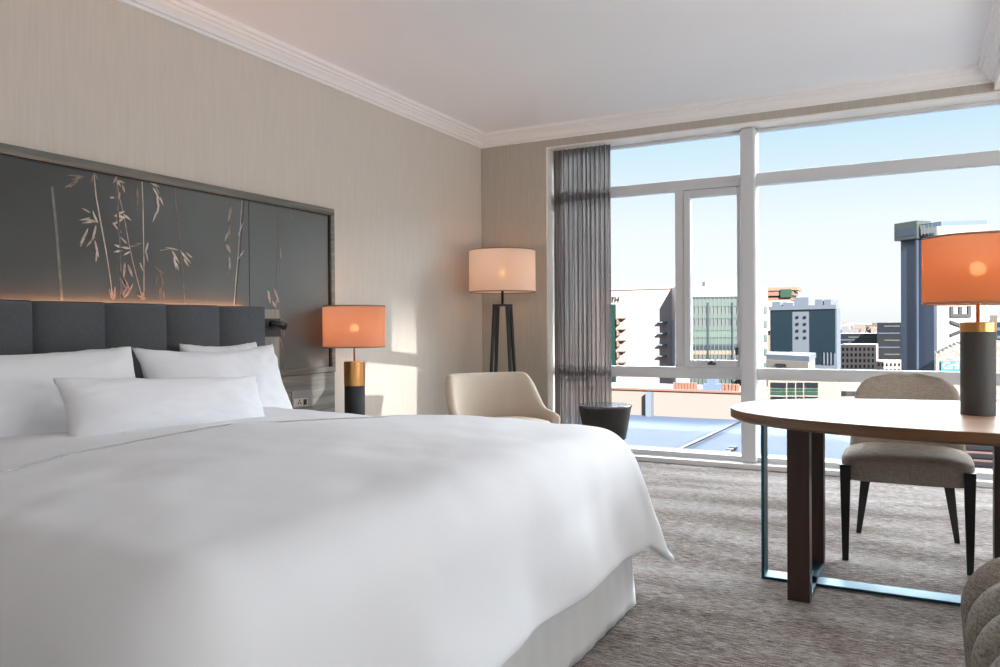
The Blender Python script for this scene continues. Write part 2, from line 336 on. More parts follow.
grass('printed_grass', g_mid, [([(155, 266), (160, 272), (162, 284), (161, 299)], .005)], [(156, 267, 40, 12, .009), (160, 272, 70, 12, .011), (163, 280, 100, 12, .012), (160, 286, 90, 13, .012), (158, 275, 110, 12, .009), (163, 290, 80, 8, .01)])
grass('printed_grass', g_mid, [([(175, 186), (176, 205), (179, 228), (181, 250), (183, 272), (185, 304)], .006)], [])
grass('printed_grass', g_pale, [([(160, 250), (170, 248), (178, 250)], .004)], [(166, 247, 10, 14, .009), (172, 250, 60, 16, .013), (174, 256, 80, 14, .013), (180, 250, 50, 18, .013), (184, 258, 60, 10, .012), (176, 262, 70, 9, .012), (186, 252, 40, 9, .01)])
grass('printed_grass', g_dim, [([(231, 202), (230, 225), (229, 250), (228, 275)], .012)], [])
grass('printed_grass', g_pink, [], [(231, 206, 100, 16, .022), (230, 224, 95, 14, .016), (226, 244, 60, 10, .026), (229, 256, 85, 14, .018), (228, 232, 110, 10, .016)])
grass('printed_grass', g_pale, [([(242, 200), (240, 228), (238, 255), (236, 278), (234, 304)], [.006, .007, .008, .01, .011])], [(243, 222, 110, 16, .007), (244, 250, 125, 12, .007)])
grass('printed_grass', g_dark, [([(244, 200), (242, 228), (240, 255), (237.6, 278), (235.6, 304)], .005)], [])
grass('printed_grass', g_dim, [([(278, 205), (278, 235), (277, 262), (276, 300)], .008)], [(280, 246, 85, 18, .02), (281, 262, 95, 14, .018), (290, 210, 80, 12, .012)])
grass('printed_grass', g_pink, [], [(268, 290, 80, 14, .024), (274, 288, 70, 16, .02), (272, 300, 60, 10, .02), (277, 296, 95, 12, .016)])
grass('printed_grass', g_mid, [([(279, 310), (281, 325), (283, 345), (285, 368)], .007)], [(279, 312, 80, 16, .014), (282, 318, 60, 14, .012), (280, 326, 110, 16, .014), (284, 328, 90, 14, .014), (279, 336, 70, 14, .012), (286, 322, 110, 10, .01)])

# socket plate with switch on the panelling
sk = thing('power_socket', 'brushed metal socket plate on the panelling behind the pillows', 'socket', (XL+.02, 3.70, .64))
o = obj('backplate', nb((-.0, .006, -.09, .09, -.045, .06)), mat('socket_grey', (132, 134, 134), .5), sk, bevel=.002)
obj('faceplate', nb((.006, .012, -.085, .045, -.038, .012)), mat('socket_face', (176, 170, 160), .4), sk, bevel=.002)
for y in (-.045, -.025, -.035): obj('socket_slot', nb((.011, .0135, y, y+.008, -.02 if y != -.035 else -.005, -.01 if y != -.035 else .005)), M_black, sk)
obj('rocker_switch', nb((.011, .016, .005, .03, -.03, .005)), M_black, sk, bevel=.001)

# reading lamp on pilaster
rl = thing('reading_lamp', 'small black swivel reading lamp beside the right end of the headboard', 'lamp', (XL+.10, 3.36, 1.09))
obj('backplate', nb((0, .012, -.065, .07, -.052, .052)), M_black, rl, bevel=.003)
bm = bmesh.new(); tube(bm, [(.012, -.01, .015), (.04, -.01, .015), (.05, .0, .018)], .01); obj('arm', bm, M_blackmetal, rl, smooth=True)
bm = bmesh.new(); tube(bm, [(.05, -.05, .028), (.055, .01, .018), (.06, .05, .006)], [.014, .018, .022], 20); obj('lamp_head', bm, M_black, rl, smooth=True)
bm = bmesh.new(); tube(bm, [(.0605, .0495, .0058), (.062, .058, .004)], [.014, .012], 16); obj('lens', bm, mat('lens_silver', (210, 205, 200), .2, .6), rl)

# ------------------------------------------------------------------ headboard
hb = thing('headboard', 'slate grey upholstered headboard of upright overlapping panels', 'headboard', (XL+.04, 1.9, 0))
edges = [3.264-.3275*k for k in range(9)]
for k in range(8):
    y1, y0 = edges[k], edges[k+1]
    bm = bmesh.new(); zb, ztop = .30, 1.207
    xs = [(y0+.007, .012), (y0+.009, .030), (y0+.02, .050), (y0+.05, .080), (y0+.10, .108), (y0+.17, .126), (y0+.24, .134), (y1-.02, .138), (y1-.006, .136), (y1-.001, .124)]
    ring = lambda z, s: [(XL+.034, y0+.007, z)] + [(XL+.051+(x-.03)*s, y, z) for y, x in xs] + [(XL+.034, y1-.001, z)]
    loft(bm, [ring(zb, 1), ring(ztop-.02, 1), ring(ztop-.006, .97), ring(ztop, .86)])
    o = obj('upholstered_panel', bm, M_headboard, hb, smooth=False, bevel=.004); o.matrix_parent_inverse = Matrix.Translation(-hb.location)
LED = bpy.data.lights.new('headboard_strip', 'AREA'); LED.shape = 'RECTANGLE'; LED.size = 2.6; LED.size_y = .012; LED.energy = 4.8; LED.color = (1, .42, .2)
lo = bpy.data.objects.new('headboard_strip', LED); COL.objects.link(lo); lo.location = (XL+.018, 1.93, 1.185); lo.rotation_euler = (PI, 0, PI/2)

# ------------------------------------------------------------------ bed
bed = thing('bed', 'wide bed with a white gathered skirt under the duvet', 'bed', (-2.1, 1.86, 0))
BF, BY0, BY1 = -.975, .84, 2.89
def pinv(o, r): o.matrix_parent_inverse = Matrix.Translation(-r.location); return o
def skirt():
    bm = bmesh.new(); pts = []
    def seg(a, b, nrm, n):
        a = Vector(a); b = Vector(b); L_ = (b-a).length
        for i in range(n):
            t = i/n; pts.append((a+(b-a)*t, Vector(nrm), t*L_))
    seg((-3.1, BY1, 0), (BF, BY1, 0), (0, 1, 0), 150); seg((BF, BY1, 0), (BF, BY0, 0), (1, 0, 0), 150); seg((BF, BY0, 0), (-3.1, BY0, 0), (0, -1, 0), 150); pts.append((Vector((-3.1, BY0, 0)), Vector((0, -1, 0)), 0))
    rows = []
    for k in range(12):
        z = .36-.352*k/11; row = []
        for i, (p, n, s) in enumerate(pts):
            f = k/11; w = .003*noise.noise(Vector((s*9, z*1.5, n.x*5)))*f + .024*f + .002*math.sin(s*60)*f
            nn = n
            if abs(i-150) < 1 or abs(i-300) < 1: nn = (pts[i-1][1]+n)
            row.append(bm.verts.new(p+nn*w+Vector((0, 0, z))))
        rows.append(row)
    for a, b in zip(rows, rows[1:]):
        for i in range(len(a)-1): bm.faces.new((a[i], a[i+1], b[i+1], b[i]))
    o = obj('bed_skirt', bm, M_skirt, bed, smooth=True); pinv(o, bed)
    s = o.modifiers.new('s', 'SOLIDIFY'); s.thickness = .004
skirt()
pinv(obj('divan_base', nb((-3.2, BF-.04, BY0+.04, BY1-.04, .10, .36)), M_skirt, bed, bevel=.02), bed)
pinv(obj('mattress', nb((-3.22, BF-.02, BY0+.02, BY1-.02, .37, .625)), M_bedwhite, bed, bevel=.05, seg=4), bed)
for x in (-3.1, -1.1):
    for y in (BY0+.1, BY1-.1): pinv(obj('leg', lathe([(.03, 0), (.03, .10)], 16, x, y), M_black, bed), bed)

ZT = .668
def duvet():
    bm = bmesh.new()
    cx0, cx1, cy0, cy1 = -3.0, -1.10, .92, 2.82; R = .15; q = R*PI/2; LF = .51
    st = .03
    xs = [cx0 + i*st for i in range(int((cx1-cx0+LF)/st)+1)]
    ys = [cy0-LF + i*st for i in range(int((cy1-cy0+2*LF)/st)+1)]
    def line_x(y): return -2.20+.22*(y-1.9)**2 - .02*math.sin(y*6)
    grid = []
    for x in xs:
        row = []
        for y in ys:
            dx = max(0, x-cx1); dy = (y-cy1 if y > cy1 else (y-cy0 if y < cy0 else 0)); d = math.hypot(dx, dy)
            bx, by = min(x, cx1), min(max(y, cy0), cy1)
            corner = min(abs(dx), abs(dy))/LF; d *= 1-.17*corner
            puff = .020*math.sin(PI*min(1, max(0, (x-cx0)/(cx1-cx0))))*math.sin(PI*(by-cy0)/(cy1-cy0))
            z = ZT + puff
            slope = .17 + .30*corner
            if d < q: r, dz = R*math.sin(d/R), R*(1-math.cos(d/R))
            else: r, dz = R+(d-q)*slope, R+(d-q)*math.sqrt(max(.2, 1-slope*slope))
            c2 = min(1, (min(abs(dx), abs(dy))/LF)/.30); c2 = c2*c2*(3-2*c2); dz += .07*c2*min(1, d/LF); r += .035*c2*min(1, d/LF)
            dd_ = math.hypot(dx, dy)
            if dd_ > 1e-6: ux, uy = dx/dd_, dy/dd_
            else: ux = uy = 0
            n1 = noise.noise(Vector((x*2.2, y*2.2, .3))); n2 = noise.noise(Vector((x*1.3+y*4.5, x*5-y*1.2, 2)))
            w = .016*n1 + .007*n2 + .005*noise.noise(Vector((x*11+y*3, y*7, 5)))
            # wrinkle ridges
            w += .007*max(0, 1-abs(math.sin((x*1.7+y*2.9)+.8*n1*3))*6)*(.4+.6*noise.noise(Vector((x*2, y*2, 9))))
            if d > q*.5:
                s = (y if abs(dx) > abs(dy) else x)
                w += .010*math.sin(s*9+2*n1)*min(1, (d-q*.5)/.3) + .006*corner*math.sin((math.atan2(dy, dx))*9)
            step = .010 if x > line_x(y) else 0
            fade = max(0, 1-d/q)
            zz = z - dz + (w+step)*fade
            px, py = bx+ux*(r+w*(1-fade)), by+uy*(r+w*(1-fade))
            if x < cx0+.25: zz -= .05*((cx0+.25-x)/.25)**2
            zz = max(zz, .12)
            row.append(bm.verts.new((px, py, zz)))
        grid.append(row)
    for a, b in zip(grid, grid[1:]):
        for i in range(len(a)-1): bm.faces.new((a[i], a[i+1], b[i+1], b[i]))
    o = obj('duvet', bm, M_bedwhite, None, smooth=True)
    s = o.modifiers.new('s', 'SOLIDIFY'); s.thickness = .03; s.offset = 1
    u = o.modifiers.new('u', 'SUBSURF'); u.levels = u.render_levels = 1
    tag(o, 'large white duvet draped over the bed', 'duvet')
    # stitched seam of the turned-down sheet
    sm = bmesh.new(); pts = []
    for i in range(90):
        y = .95+1.88*i/89; x = line_x(y)
        row = min(range(len(xs)), key=lambda k: abs(xs[k]-x)); 
        n1 = noise.noise(Vector((x*2.2, y*2.2, .3)))
        puff = .020*math.sin(PI*(x-cx0)/(cx1-cx0))*math.sin(PI*(y-cy0)/(cy1-cy0))
        pts.append((x, y, ZT+puff+.016*n1+.035+.004))
    tube(sm, pts, .003, 6); obj('seam', sm, mat('seam_shadow_piping', (186, 188, 194), .8), o, smooth=True)  # piping greyed to stand for the thin shadow along the seam
    return o
duv = duvet()

def pillow(label, loc, w, h, t, lean, yaw=0, roll=0, seed=0, flange=.03, pinch=.09, sag=0, group='white pillows on the bed', cat='pillow', name='pillow'):
    bm = bmesh.new(); nu, nv = 44, 30; sides = []
    for s in (1, -1):
        g = []
        for i in range(nu+1):
            row = []
            for j in range(nv+1):
                u = -1+2*i/nu; v = -1+2*j/nv
                uu = u*(1-pinch*(1-abs(v)**1.7)*.55); vv = v*(1-pinch*(1-abs(u)**1.7))
                e = max(0, (1-abs(u)**2.6))*max(0, (1-abs(v)**2.6)); th = t/2*e**.46
                n = noise.noise(Vector((u*2.2+seed, v*2+seed*2, s))); n2 = noise.noise(Vector((u*6+seed, v*5, s+3)))
                th *= 1+.12*n
                th += .006*n2*min(1, e*4)
                # corner creases
                cr = (abs(u)**4*abs(v)**2); th *= 1+.25*cr*math.sin((u-v*s)*14+seed)
                y = uu*w/2; z = vv*h/2 - sag*(1-u*u)*max(0, v)
                row.append((s*(th+.003), y+.006*n2, z+.008*n2*abs(u)))
            g.append(row)
        sides.append(g)
    V = {}
    for si, s in enumerate((1, -1)):
        for i in range(nu+1):
            for j in range(nv+1):
                V[si, i, j] = bm.verts.new(sides[si][i][j])
    for si in (0, 1):
        for i in range(nu):
            for j in range(nv): bm.faces.new([V[si, i, j], V[si, i+1, j], V[si, i+1, j+1], V[si, i, j+1]])
    bd = [(i, 0) for i in range(nu)]+[(nu, j) for j in range(nv)]+[(i, nv) for i in range(nu, 0, -1)]+[(0, j) for j in range(nv, 0, -1)]
    for k in range(len(bd)):
        a = bd[k]; b = bd[(k+1) % len(bd)]; bm.faces.new([V[0, a[0], a[1]], V[0, b[0], b[1]], V[1, b[0], b[1]], V[1, a[0], a[1]]])
    o = obj(name, bm, M_bedwhite, None, smooth=True)
    o.matrix_world = Matrix.Translation(loc) @ Matrix.Rotation(yaw, 4, 'Z') @ Matrix.Rotation(-lean, 4, 'Y') @ Matrix.Rotation(roll, 4, 'X')
    tag(o, label, cat, group); return o
Rr = math.radians
pillow('large white pillow at the left, leaning behind the front left one', (-3.09, 1.78, .79), .98, .44, .13, Rr(15), seed=4)
pillow('large white front pillow at the left end of the headboard', (-2.93, 1.72, .795), 1.08, .46, .17, Rr(23), seed=1)
pillow('white pillow standing behind the front right one against the headboard', (-3.12, 2.90, .79), .50, .46, .15, Rr(15), seed=8)
pillow('large white front pillow at the right with its corner pointing at the socket', (-2.94, 2.70, .79), .85, .46, .19, Rr(23), seed=2, pinch=.17)
pillow('long narrow white bolster cushion lying in front of the pillows', (-2.60, 2.14, .775), .93, .25, .16, Rr(22), seed=3, roll=Rr(-3), cat='cushion', name='bolster_cushion', group=None)

# ------------------------------------------------------------------ bedside table and lamps
ns = thing('bedside_table', 'grey wood bedside table under the small brass collared lamp', 'bedside table', (-3.09, 3.80, 0))
obj('top', nb((-.25, .20, -.34, .33, .47, .50)), M_greywood_h, ns, bevel=.004)
obj('body', nb((-.24, .19, -.33, .32, .12, .47)), M_greywood_h, ns, bevel=.004)
obj('drawer', nb((.19, .205, -.325, .315, .26, .46)), M_greywood_h, ns, bevel=.003)
for x in (-.22, .15):
    for y in (-.30, .29): obj('leg', nb((x, x+.03, y-.015, y+.015, 0, .12)), M_black, ns)

M_trim = mat('shade_trim', (150, 120, 104), .8)
def drum_shade(parent, r, z0, z1, rt_=None, mtl=None):
    bm = bmesh.new(); n = 72; rings = []; rt_ = rt_ or r
    for z, rr in ((z0, r), (z1, rt_)): rings.append([(rr*math.cos(2*PI*i/n), rr*math.sin(2*PI*i/n), z) for i in range(n)])
    loft(bm, rings, True, False)
    o = obj('lamp_shade', bm, mtl or M_shade, parent, smooth=True)
    for z, rr in ((z0, r), (z1, rt_)):
        bm = bmesh.new(); pts = [(rr*math.cos(2*PI*i/n), rr*math.sin(2*PI*i/n), z) for i in range(n)]
        R_ = []
        for p in pts:
            d = Vector((p[0], p[1], 0)).normalized()
            R_.append([Vector(p)+d*.0022*math.cos(a)+Vector((0, 0, .004*math.sin(a))) for a in (0, PI/2, PI, 3*PI/2)])
        loft(bm, R_+[R_[0]], True, False)
        obj('shade_rim', bm, M_trim, o, smooth=True)
    return o
def light_pt(name, loc, e, color, r=.035, parent=None):
    l = bpy.data.lights.new(name, 'POINT'); l.energy = e; l.color = color; l.shadow_soft_size = r
    o = bpy.data.objects.new(name, l); COL.objects.link(o); o.location = loc; o.parent = parent; return o
def bulb(parent, z, r=.028):
    bm = bmesh.new(); bmesh.ops.create_uvsphere(bm, u_segments=20, v_segments=12, radius=r); bmesh.ops.translate(bm, verts=bm.verts, vec=(0, 0, z))
    obj('bulb', bm, M_bulb, parent, smooth=True)
    return None
WARM = (1, .45, .24)
tl = thing('table_lamp', 'small table lamp with brass collar and black base between bed and armchair', 'lamp', (-3.12, 3.93, .50))
obj('base', lathe([(.064, 0), (.064, .226), (.062, .228)], 48), mat('black_base', (34, 34, 36), .5), tl, bevel=.002)
obj('brass_collar', lathe([(.066, .222), (.066, .372), (.064, .374)], 48), M_brass, tl, bevel=.002)
obj('neck', lathe([(.006, .37), (.006, .60)], 14), M_brass, tl, smooth=True)
drum_shade(tl, .195, .466, .722, None, shade_mat('rose_linen_lampshade', (206, 160, 138), .6, .010)); bulb(tl, .585); light_pt('bedside_lamp_light', (0, 0, .60), .52, WARM, .03, tl)
bm = bmesh.new()
for k in range(3): a = 2*PI*k/3; tube(bm, [(0, 0, .695), (.194*math.cos(a), .194*math.sin(a), .71)], .002, 6)
obj('shade_spider', bm, M_brass, tl)

dl = thing('desk_lamp', 'big table lamp with charcoal cylinder base on the wooden desk', 'lamp', (.221, 3.51, .735))
obj('base', lathe([(.0595, 0), (.0595, .322), (.058, .323)], 56), M_charcoal, dl, bevel=.001)
obj('brass_collar', lathe([(.061, .318), (.061, .353), (.059, .355)], 56), M_brass, dl, bevel=.002)
obj('neck', lathe([(.0065, .35), (.0065, .42), (.013, .424), (.013, .433), (.0065, .436), (.0065, .58)], 14), M_brass, dl, smooth=True)
drum_shade(dl, .190, .428, .680); bulb(dl, .560); light_pt('desk_lamp_light', (0, 0, .575), .62, WARM, .03, dl)
bm = bmesh.new()
for k in range(3): a = 2*PI*k/3+.5; tube(bm, [(0, 0, .43), (.189*math.cos(a), .189*math.sin(a), .435)], .002, 6)
obj('shade_spider', bm, M_brass, dl)

fl = thing('floor_lamp', 'standing floor lamp with wide white shade on black tapering legs in the corner', 'lamp', (-2.965, 5.655, 0))
for k in range(4):
    a = PI/4+k*PI/2+.25; c, s = math.cos(a), math.sin(a); tn = Vector((-s, c, 0)); rd = Vector((c, s, 0)); bm = bmesh.new()
    def q(r, z, w, t): p = rd*r+Vector((0, 0, z)); return [p+tn*w+rd*t, p-tn*w+rd*t, p-tn*w-rd*t, p+tn*w-rd*t]
    loft(bm, [q(.170, 0, .008, .007), q(.118, .65, .012, .009), q(.076, 1.262, .016, .010)])
    obj('leg', bm, M_black, fl, bevel=.002)
obj('top_plate', nb((-.062, .062, -.062, .062, 1.255, 1.272)), M_black, fl, bevel=.003)
obj('pole', lathe([(.011, 1.27), (.011, 1.50)], 16), M_blackmetal, fl, smooth=True)
drum_shade(fl, .272, 1.372, 1.708, .27, shade_mat('white_linen_lampshade', (232, 218, 206), .55, .010)); bulb(fl, 1.53); light_pt('floor_lamp_light', (0, 0, 1.56), .42, WARM, .03, fl)
bm = bmesh.new()
for k in range(3): a = 2*PI*k/3; tube(bm, [(0, 0, 1.49), (0, 0, 1.68), (.268*math.cos(a), .268*math.sin(a), 1.69)], .002, 6)
obj('shade_spider', bm, M_blackmetal, fl)

# ------------------------------------------------------------------ armchair
ac = thing('armchair', 'cream curved tub armchair behind the far side of the bed', 'armchair', (-2.43, 4.66, 0), Rr(-36))
def tub():
    bm = bmesh.new(); n = 60; A = Rr(120); rings = []
    def ss(t): t = max(0, min(1, t)); return t*t*(3-2*t)
    for i in range(n+1):
        a = -A + 2*A*i/n; f = abs(a); h = .765-.25*ss((f-Rr(44))/Rr(44)) - .02*ss((f-Rr(85))/Rr(33))
        # forward is +x, back is -x
        cx = -math.copysign(abs(math.cos(a))**.82, math.cos(a)); cy = -math.copysign(abs(math.sin(a))**.82, math.sin(a)); d = Vector((cx, cy, 0)); 
        rx, ry = .29, .30
        def P(off, z, fl): return Vector((cx*(rx+fl+off), cy*(ry+fl+off), z))
        fb = lambda z: .07*((z-.30)/.46)
        ring = [P(-.03, .33, 0), P(-.032, h-.10, fb(h-.1)), P(-.03, h-.03, fb(h)), P(-.012, h-.004, fb(h)), P(.012, h, fb(h)+.004), P(.03, h-.02, fb(h)+.006), P(.035, h-.1, fb(h-.1)), P(.03, .34, 0), P(.0, .30, -.04)]
        if i in (0, n):
            c = sum(ring, Vector())/len(ring); ring = [c+(p-c)*.8 for p in ring]
        rings.append(ring)
    loft(bm, rings); return bm
obj('shell', tub(), M_cream_vel, ac, smooth=True, subsurf=1)
def supere(n, a, b, e, z, cx=0, cy=0):
    return [(cx+a*math.copysign(abs(math.cos(t))**(2/e), math.cos(t)), cy+b*math.copysign(abs(math.sin(t))**(2/e), math.sin(t)), z) for t in [2*PI*i/n for i in range(n)]]
bm = bmesh.new(); loft(bm, [supere(48, .24, .24, 3, .30, .02), supere(48, .285, .275, 3, .33, .02), supere(48, .29, .28, 3, .42, .02), supere(48, .27, .26, 3, .455, .02), supere(48, .14, .14, 3, .465, .02)])
obj('seat_cushion', bm, M_cream_vel, ac, smooth=True)
for sx, sy in ((1, 1), (1, -1), (-1, 1), (-1, -1)):
    bm = bmesh.new(); tube(bm, [(sx*.20, sy*.2, .31), (sx*.27, sy*.26, 0)], [.018, .011], 14); obj('leg', bm, M_black, ac, smooth=True)

# ------------------------------------------------------------------ side table
stb = thing('side_table', 'small round dark table with a conical body in front of the curtain', 'side table', (-2.05, 5.56, 0))
obj('table_top', lathe([(.196, .481), (.203, .484), (.203, .495), (.196, .498), (.01, .498)], 64), mat('grey_stone_top', (96, 98, 102), .18), stb, smooth=False)
obj('body', lathe([(.15, .24), (.158, .246), (.196, .481), (.1, .481)], 64), mat('dark_bronze', (46, 45, 43), .4, .2, var=(6, .3)), stb, bevel=.003)
obj('pedestal', lathe([(.13, 0), (.13, .02), (.05, .03), (.05, .24)], 40), M_black, stb)

# ------------------------------------------------------------------ desk
dk = thing('desk', 'oval wooden desk on dark slab legs and polished metal bars', 'desk', (.42, 3.52, 0))
def top_ring(a, b, z, n=140, e=2.3): return supere(n, a, b, e, z)
bm = bmesh.new(); loft(bm, [top_ring(1.118, .598, .735), top_ring(1.12, .60, .733), top_ring(1.12, .60, .700), top_ring(1.10, .58, .690)])
tt = obj('table_top', bm, M_oak, dk); tt.data.materials.append(M_oak_edge)
for p in tt.data.polygons:
    if p.normal.z < .8: p.material_index = 1
for x0 in (-.86, -.125):
    for y0 in (-.28, .26):
        obj('leg', nb((x0, x0+.083, y0, y0+.08, 0, .69)), M_walnut, dk, bevel=.002)
    bm = nb((x0+.03, x0+.083, -.20, .26, 0, .012)); obj('floor_bar', bm, M_steel, dk, bevel=.001)
obj('metal_frame', nb((-.995, -.983, -.055, .045, 0, .69), (-.983, .78, -.055, .045, 0, .012), (.78, .792, -.055, .045, 0, .69)), M_steel, dk, bevel=.0015)

# ------------------------------------------------------------------ desk chair
ch = thing('desk_chair', 'taupe upholstered chair with black tapered legs tucked under the desk', 'chair', (-.03, 4.12, 0))
bm = bmesh.new()
loft(bm, [supere(72, .262, .228, 6, .370, 0, .02), supere(72, .269, .234, 6, .375, 0, .02), supere(72, .272, .236, 6, .425, 0, .02), supere(72, .270, .234, 6, .462, 0, .02), supere(72, .252, .218, 4.5, .482, 0, .02), supere(72, .20, .175, 4, .500, 0, .02), supere(72, .1, .09, 3, .508, 0, .02)])
obj('seat', bm, M_chairfab, ch, smooth=True)
def backrest():
    bm = bmesh.new(); rows = []; nz, nx = 26, 28
    for s in (0, 1):
        for k in range(nz+1):
            t = k/nz; z = .40+.437*t; hw = .258-.03*t
            tt_ = (z-.66)/.177
            if tt_ > 0: hw *= max(.02, (1-tt_**3.2))**(1/3.2) if tt_ < 1 else .02
            th = .055-.022*t; row = []
            for i in range(nx+1):
                u = -1+2*i/nx; e = max(0, 1-abs(u)**5)**.3*(max(0, 1-max(0, (t-.9)/.1)**2)**.5)
                y = .21+.10*t + .04*(1-u*u)*.8 - .035 + (th*e*.5)*(1 if s else -1)
                row.append((u*hw, y, z))
            rows.append(row)
    n1 = nz+1; V = [[bm.verts.new(p) for p in r] for r in rows]
    for s in (0, 1):
        for k in range(nz):
            for i in range(nx): bm.faces.new([V[s*n1+k][i], V[s*n1+k][i+1], V[s*n1+k+1][i+1], V[s*n1+k+1][i]])
    for k in range(nz):
        for i in (0, nx): bm.faces.new([V[k][i], V[k+1][i], V[n1+k+1][i], V[n1+k][i]])
    for i in range(nx):
        for k in (0, nz): bm.faces.new([V[k][i], V[k][i+1], V[n1+k][i+1], V[n1+k][i]])
    bmesh.ops.remove_doubles(bm, verts=bm.verts, dist=.0004)
    return bm
obj('backrest', backrest(), M_chairfab, ch, smooth=True)
for s in (-1, 1):
    obj('leg', leg_bm((s*.2465, -.190, .440), (s*.247, -.200, 0), (.0235, .024), (.013, .013)), M_black, ch, bevel=.003)
    obj('leg', leg_bm((s*.17, .17, .40), (s*.222, .345, 0), (.026, .024), (.012, .012)), M_black, ch, bevel=.003)

# ------------------------------------------------------------------ channel tufted ottoman
ot = thing('ottoman', 'grey taupe channel tufted bench at the right edge in front of the desk', 'ottoman', (.437, 1.83, 0))
bw = .20; nr = 6
for k in range(nr):
    yc = .50-bw*k; bm = bmesh.new(); rings = []
    N_ = 40
    path = []
    # outline of one channel in the x-z plane: up the left side, over the top, down the right side
    W, Hh, r = .33, .502, .15
    for i in range(9): path.append((-W+.02*(1-i/8), .09+(Hh-r-.09)*i/8, (-1, 0)))
    for i in range(1, 13): a = PI/2*i/12; path.append((-W+r-r*math.cos(a), Hh-r+r*math.sin(a), (-math.cos(a), math.sin(a))))
    for i in range(1, 8): path.append((-W+r+(2*W-2*r)*i/8, Hh, (0, 1)))
    for i in range(0, 13): a = PI/2*i/12; path.append((W-r+r*math.sin(a), Hh-r+r*math.cos(a), (math.sin(a), math.cos(a))))
    for i in range(1, 9): path.append((W-.02*i/8, Hh-r-(Hh-r-.09)*i/8, (1, 0)))
    for x, z, nn in path:
        ring = []
        for j in range(17):
            v = -1+2*j/16; b = .06*(max(0, 1-abs(v)**2.0))**.6
            ring.append((x+nn[0]*(b-.06), yc+v*bw/2*.995, z+nn[1]*(b-.06)))
        ring.append((x-nn[0]*.09, yc+bw/2*.9, z-nn[1]*.09)); ring.append((x-nn[0]*.09, yc-bw/2*.9, z-nn[1]*.09))
        rings.append(ring)
    loft(bm, rings); obj('channel', bm, M_pouffab, ot, smooth=True)
obj('base', nb((-.28, .28, -.56, .56, .08, .38)), M_pouffab, ot, bevel=.01)
for x in (-.27, .27):
    for y in (-.55, .55): obj('leg', lathe([(.014, 0), (.02, .1)], 16, x, y), M_black, ot)

# ------------------------------------------------------------------ outside: our own tower front, podium roof and the city
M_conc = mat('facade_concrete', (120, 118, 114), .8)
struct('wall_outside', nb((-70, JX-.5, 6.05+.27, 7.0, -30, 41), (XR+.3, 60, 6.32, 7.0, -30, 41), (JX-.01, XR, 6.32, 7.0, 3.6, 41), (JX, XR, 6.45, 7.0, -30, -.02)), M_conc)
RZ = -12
M_roof = mat('blue_shaded_white_roof', (62, 75, 92), .8, var=(.15, .06)); M_pinkw = mat('pink_white_render', (118, 106, 102), .85); M_cream_w = mat('cream_render', (106, 98, 88), .85)  # roof membrane is white; its blue shade is mixed into the colour
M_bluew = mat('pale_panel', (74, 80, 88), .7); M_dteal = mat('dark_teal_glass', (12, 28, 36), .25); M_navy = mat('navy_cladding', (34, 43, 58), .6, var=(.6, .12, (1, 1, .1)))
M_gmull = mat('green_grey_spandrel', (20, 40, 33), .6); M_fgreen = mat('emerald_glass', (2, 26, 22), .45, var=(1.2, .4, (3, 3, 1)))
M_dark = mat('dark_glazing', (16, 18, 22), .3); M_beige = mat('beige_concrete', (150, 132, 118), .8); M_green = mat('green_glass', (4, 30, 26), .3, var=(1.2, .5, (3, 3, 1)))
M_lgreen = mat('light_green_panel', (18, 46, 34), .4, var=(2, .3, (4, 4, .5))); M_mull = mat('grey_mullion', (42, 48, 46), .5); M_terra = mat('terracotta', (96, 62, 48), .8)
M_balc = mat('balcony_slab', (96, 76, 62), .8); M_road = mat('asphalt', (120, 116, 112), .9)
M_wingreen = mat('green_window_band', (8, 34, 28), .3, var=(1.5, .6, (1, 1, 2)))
g = struct('ground', nb((-1500, 1500, 7.2, 4000, -46, -45)), mat('city_ground', (80, 74, 68), .95, var=(.03, .25)))
def prism(pts, z0, z1, bm=None):
    bm = bm or bmesh.new(); loft(bm, [[(p[0], p[1], z0) for p in pts], [(p[0], p[1], z1) for p in pts]]); return bm
def px(x, Y, y=330): p = atY(x, y, Y); return (p.x, p.y)
def zz(x, y, Y): return atY(x, y, Y).z
# podium roof
rp = thing('podium_building', 'low neighbouring building with a flat white roof just below the window', 'building', (-25, 90, -45))
def bp(name, bm, mtl, root, **k):
    o = obj(name, bm, mtl, root, **k); o.matrix_parent_inverse = root.matrix_basis.inverted() if False else Matrix.Translation(-root.location); return o
RY = 112
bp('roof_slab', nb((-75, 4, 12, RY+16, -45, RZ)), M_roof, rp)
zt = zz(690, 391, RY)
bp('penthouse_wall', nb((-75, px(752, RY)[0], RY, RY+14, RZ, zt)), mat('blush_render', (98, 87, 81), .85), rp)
a = px(645.5, RY-1.2)[0]; bp('pilaster', nb((a, px(651, RY-1.2)[0], RY-1.4, RY, RZ, zt-.2)), M_bluew, rp)
bp('coping', nb((-75, px(752, RY)[0]+.3, RY-.4, RY+.4, zt, zt+.25)), M_terra, rp)
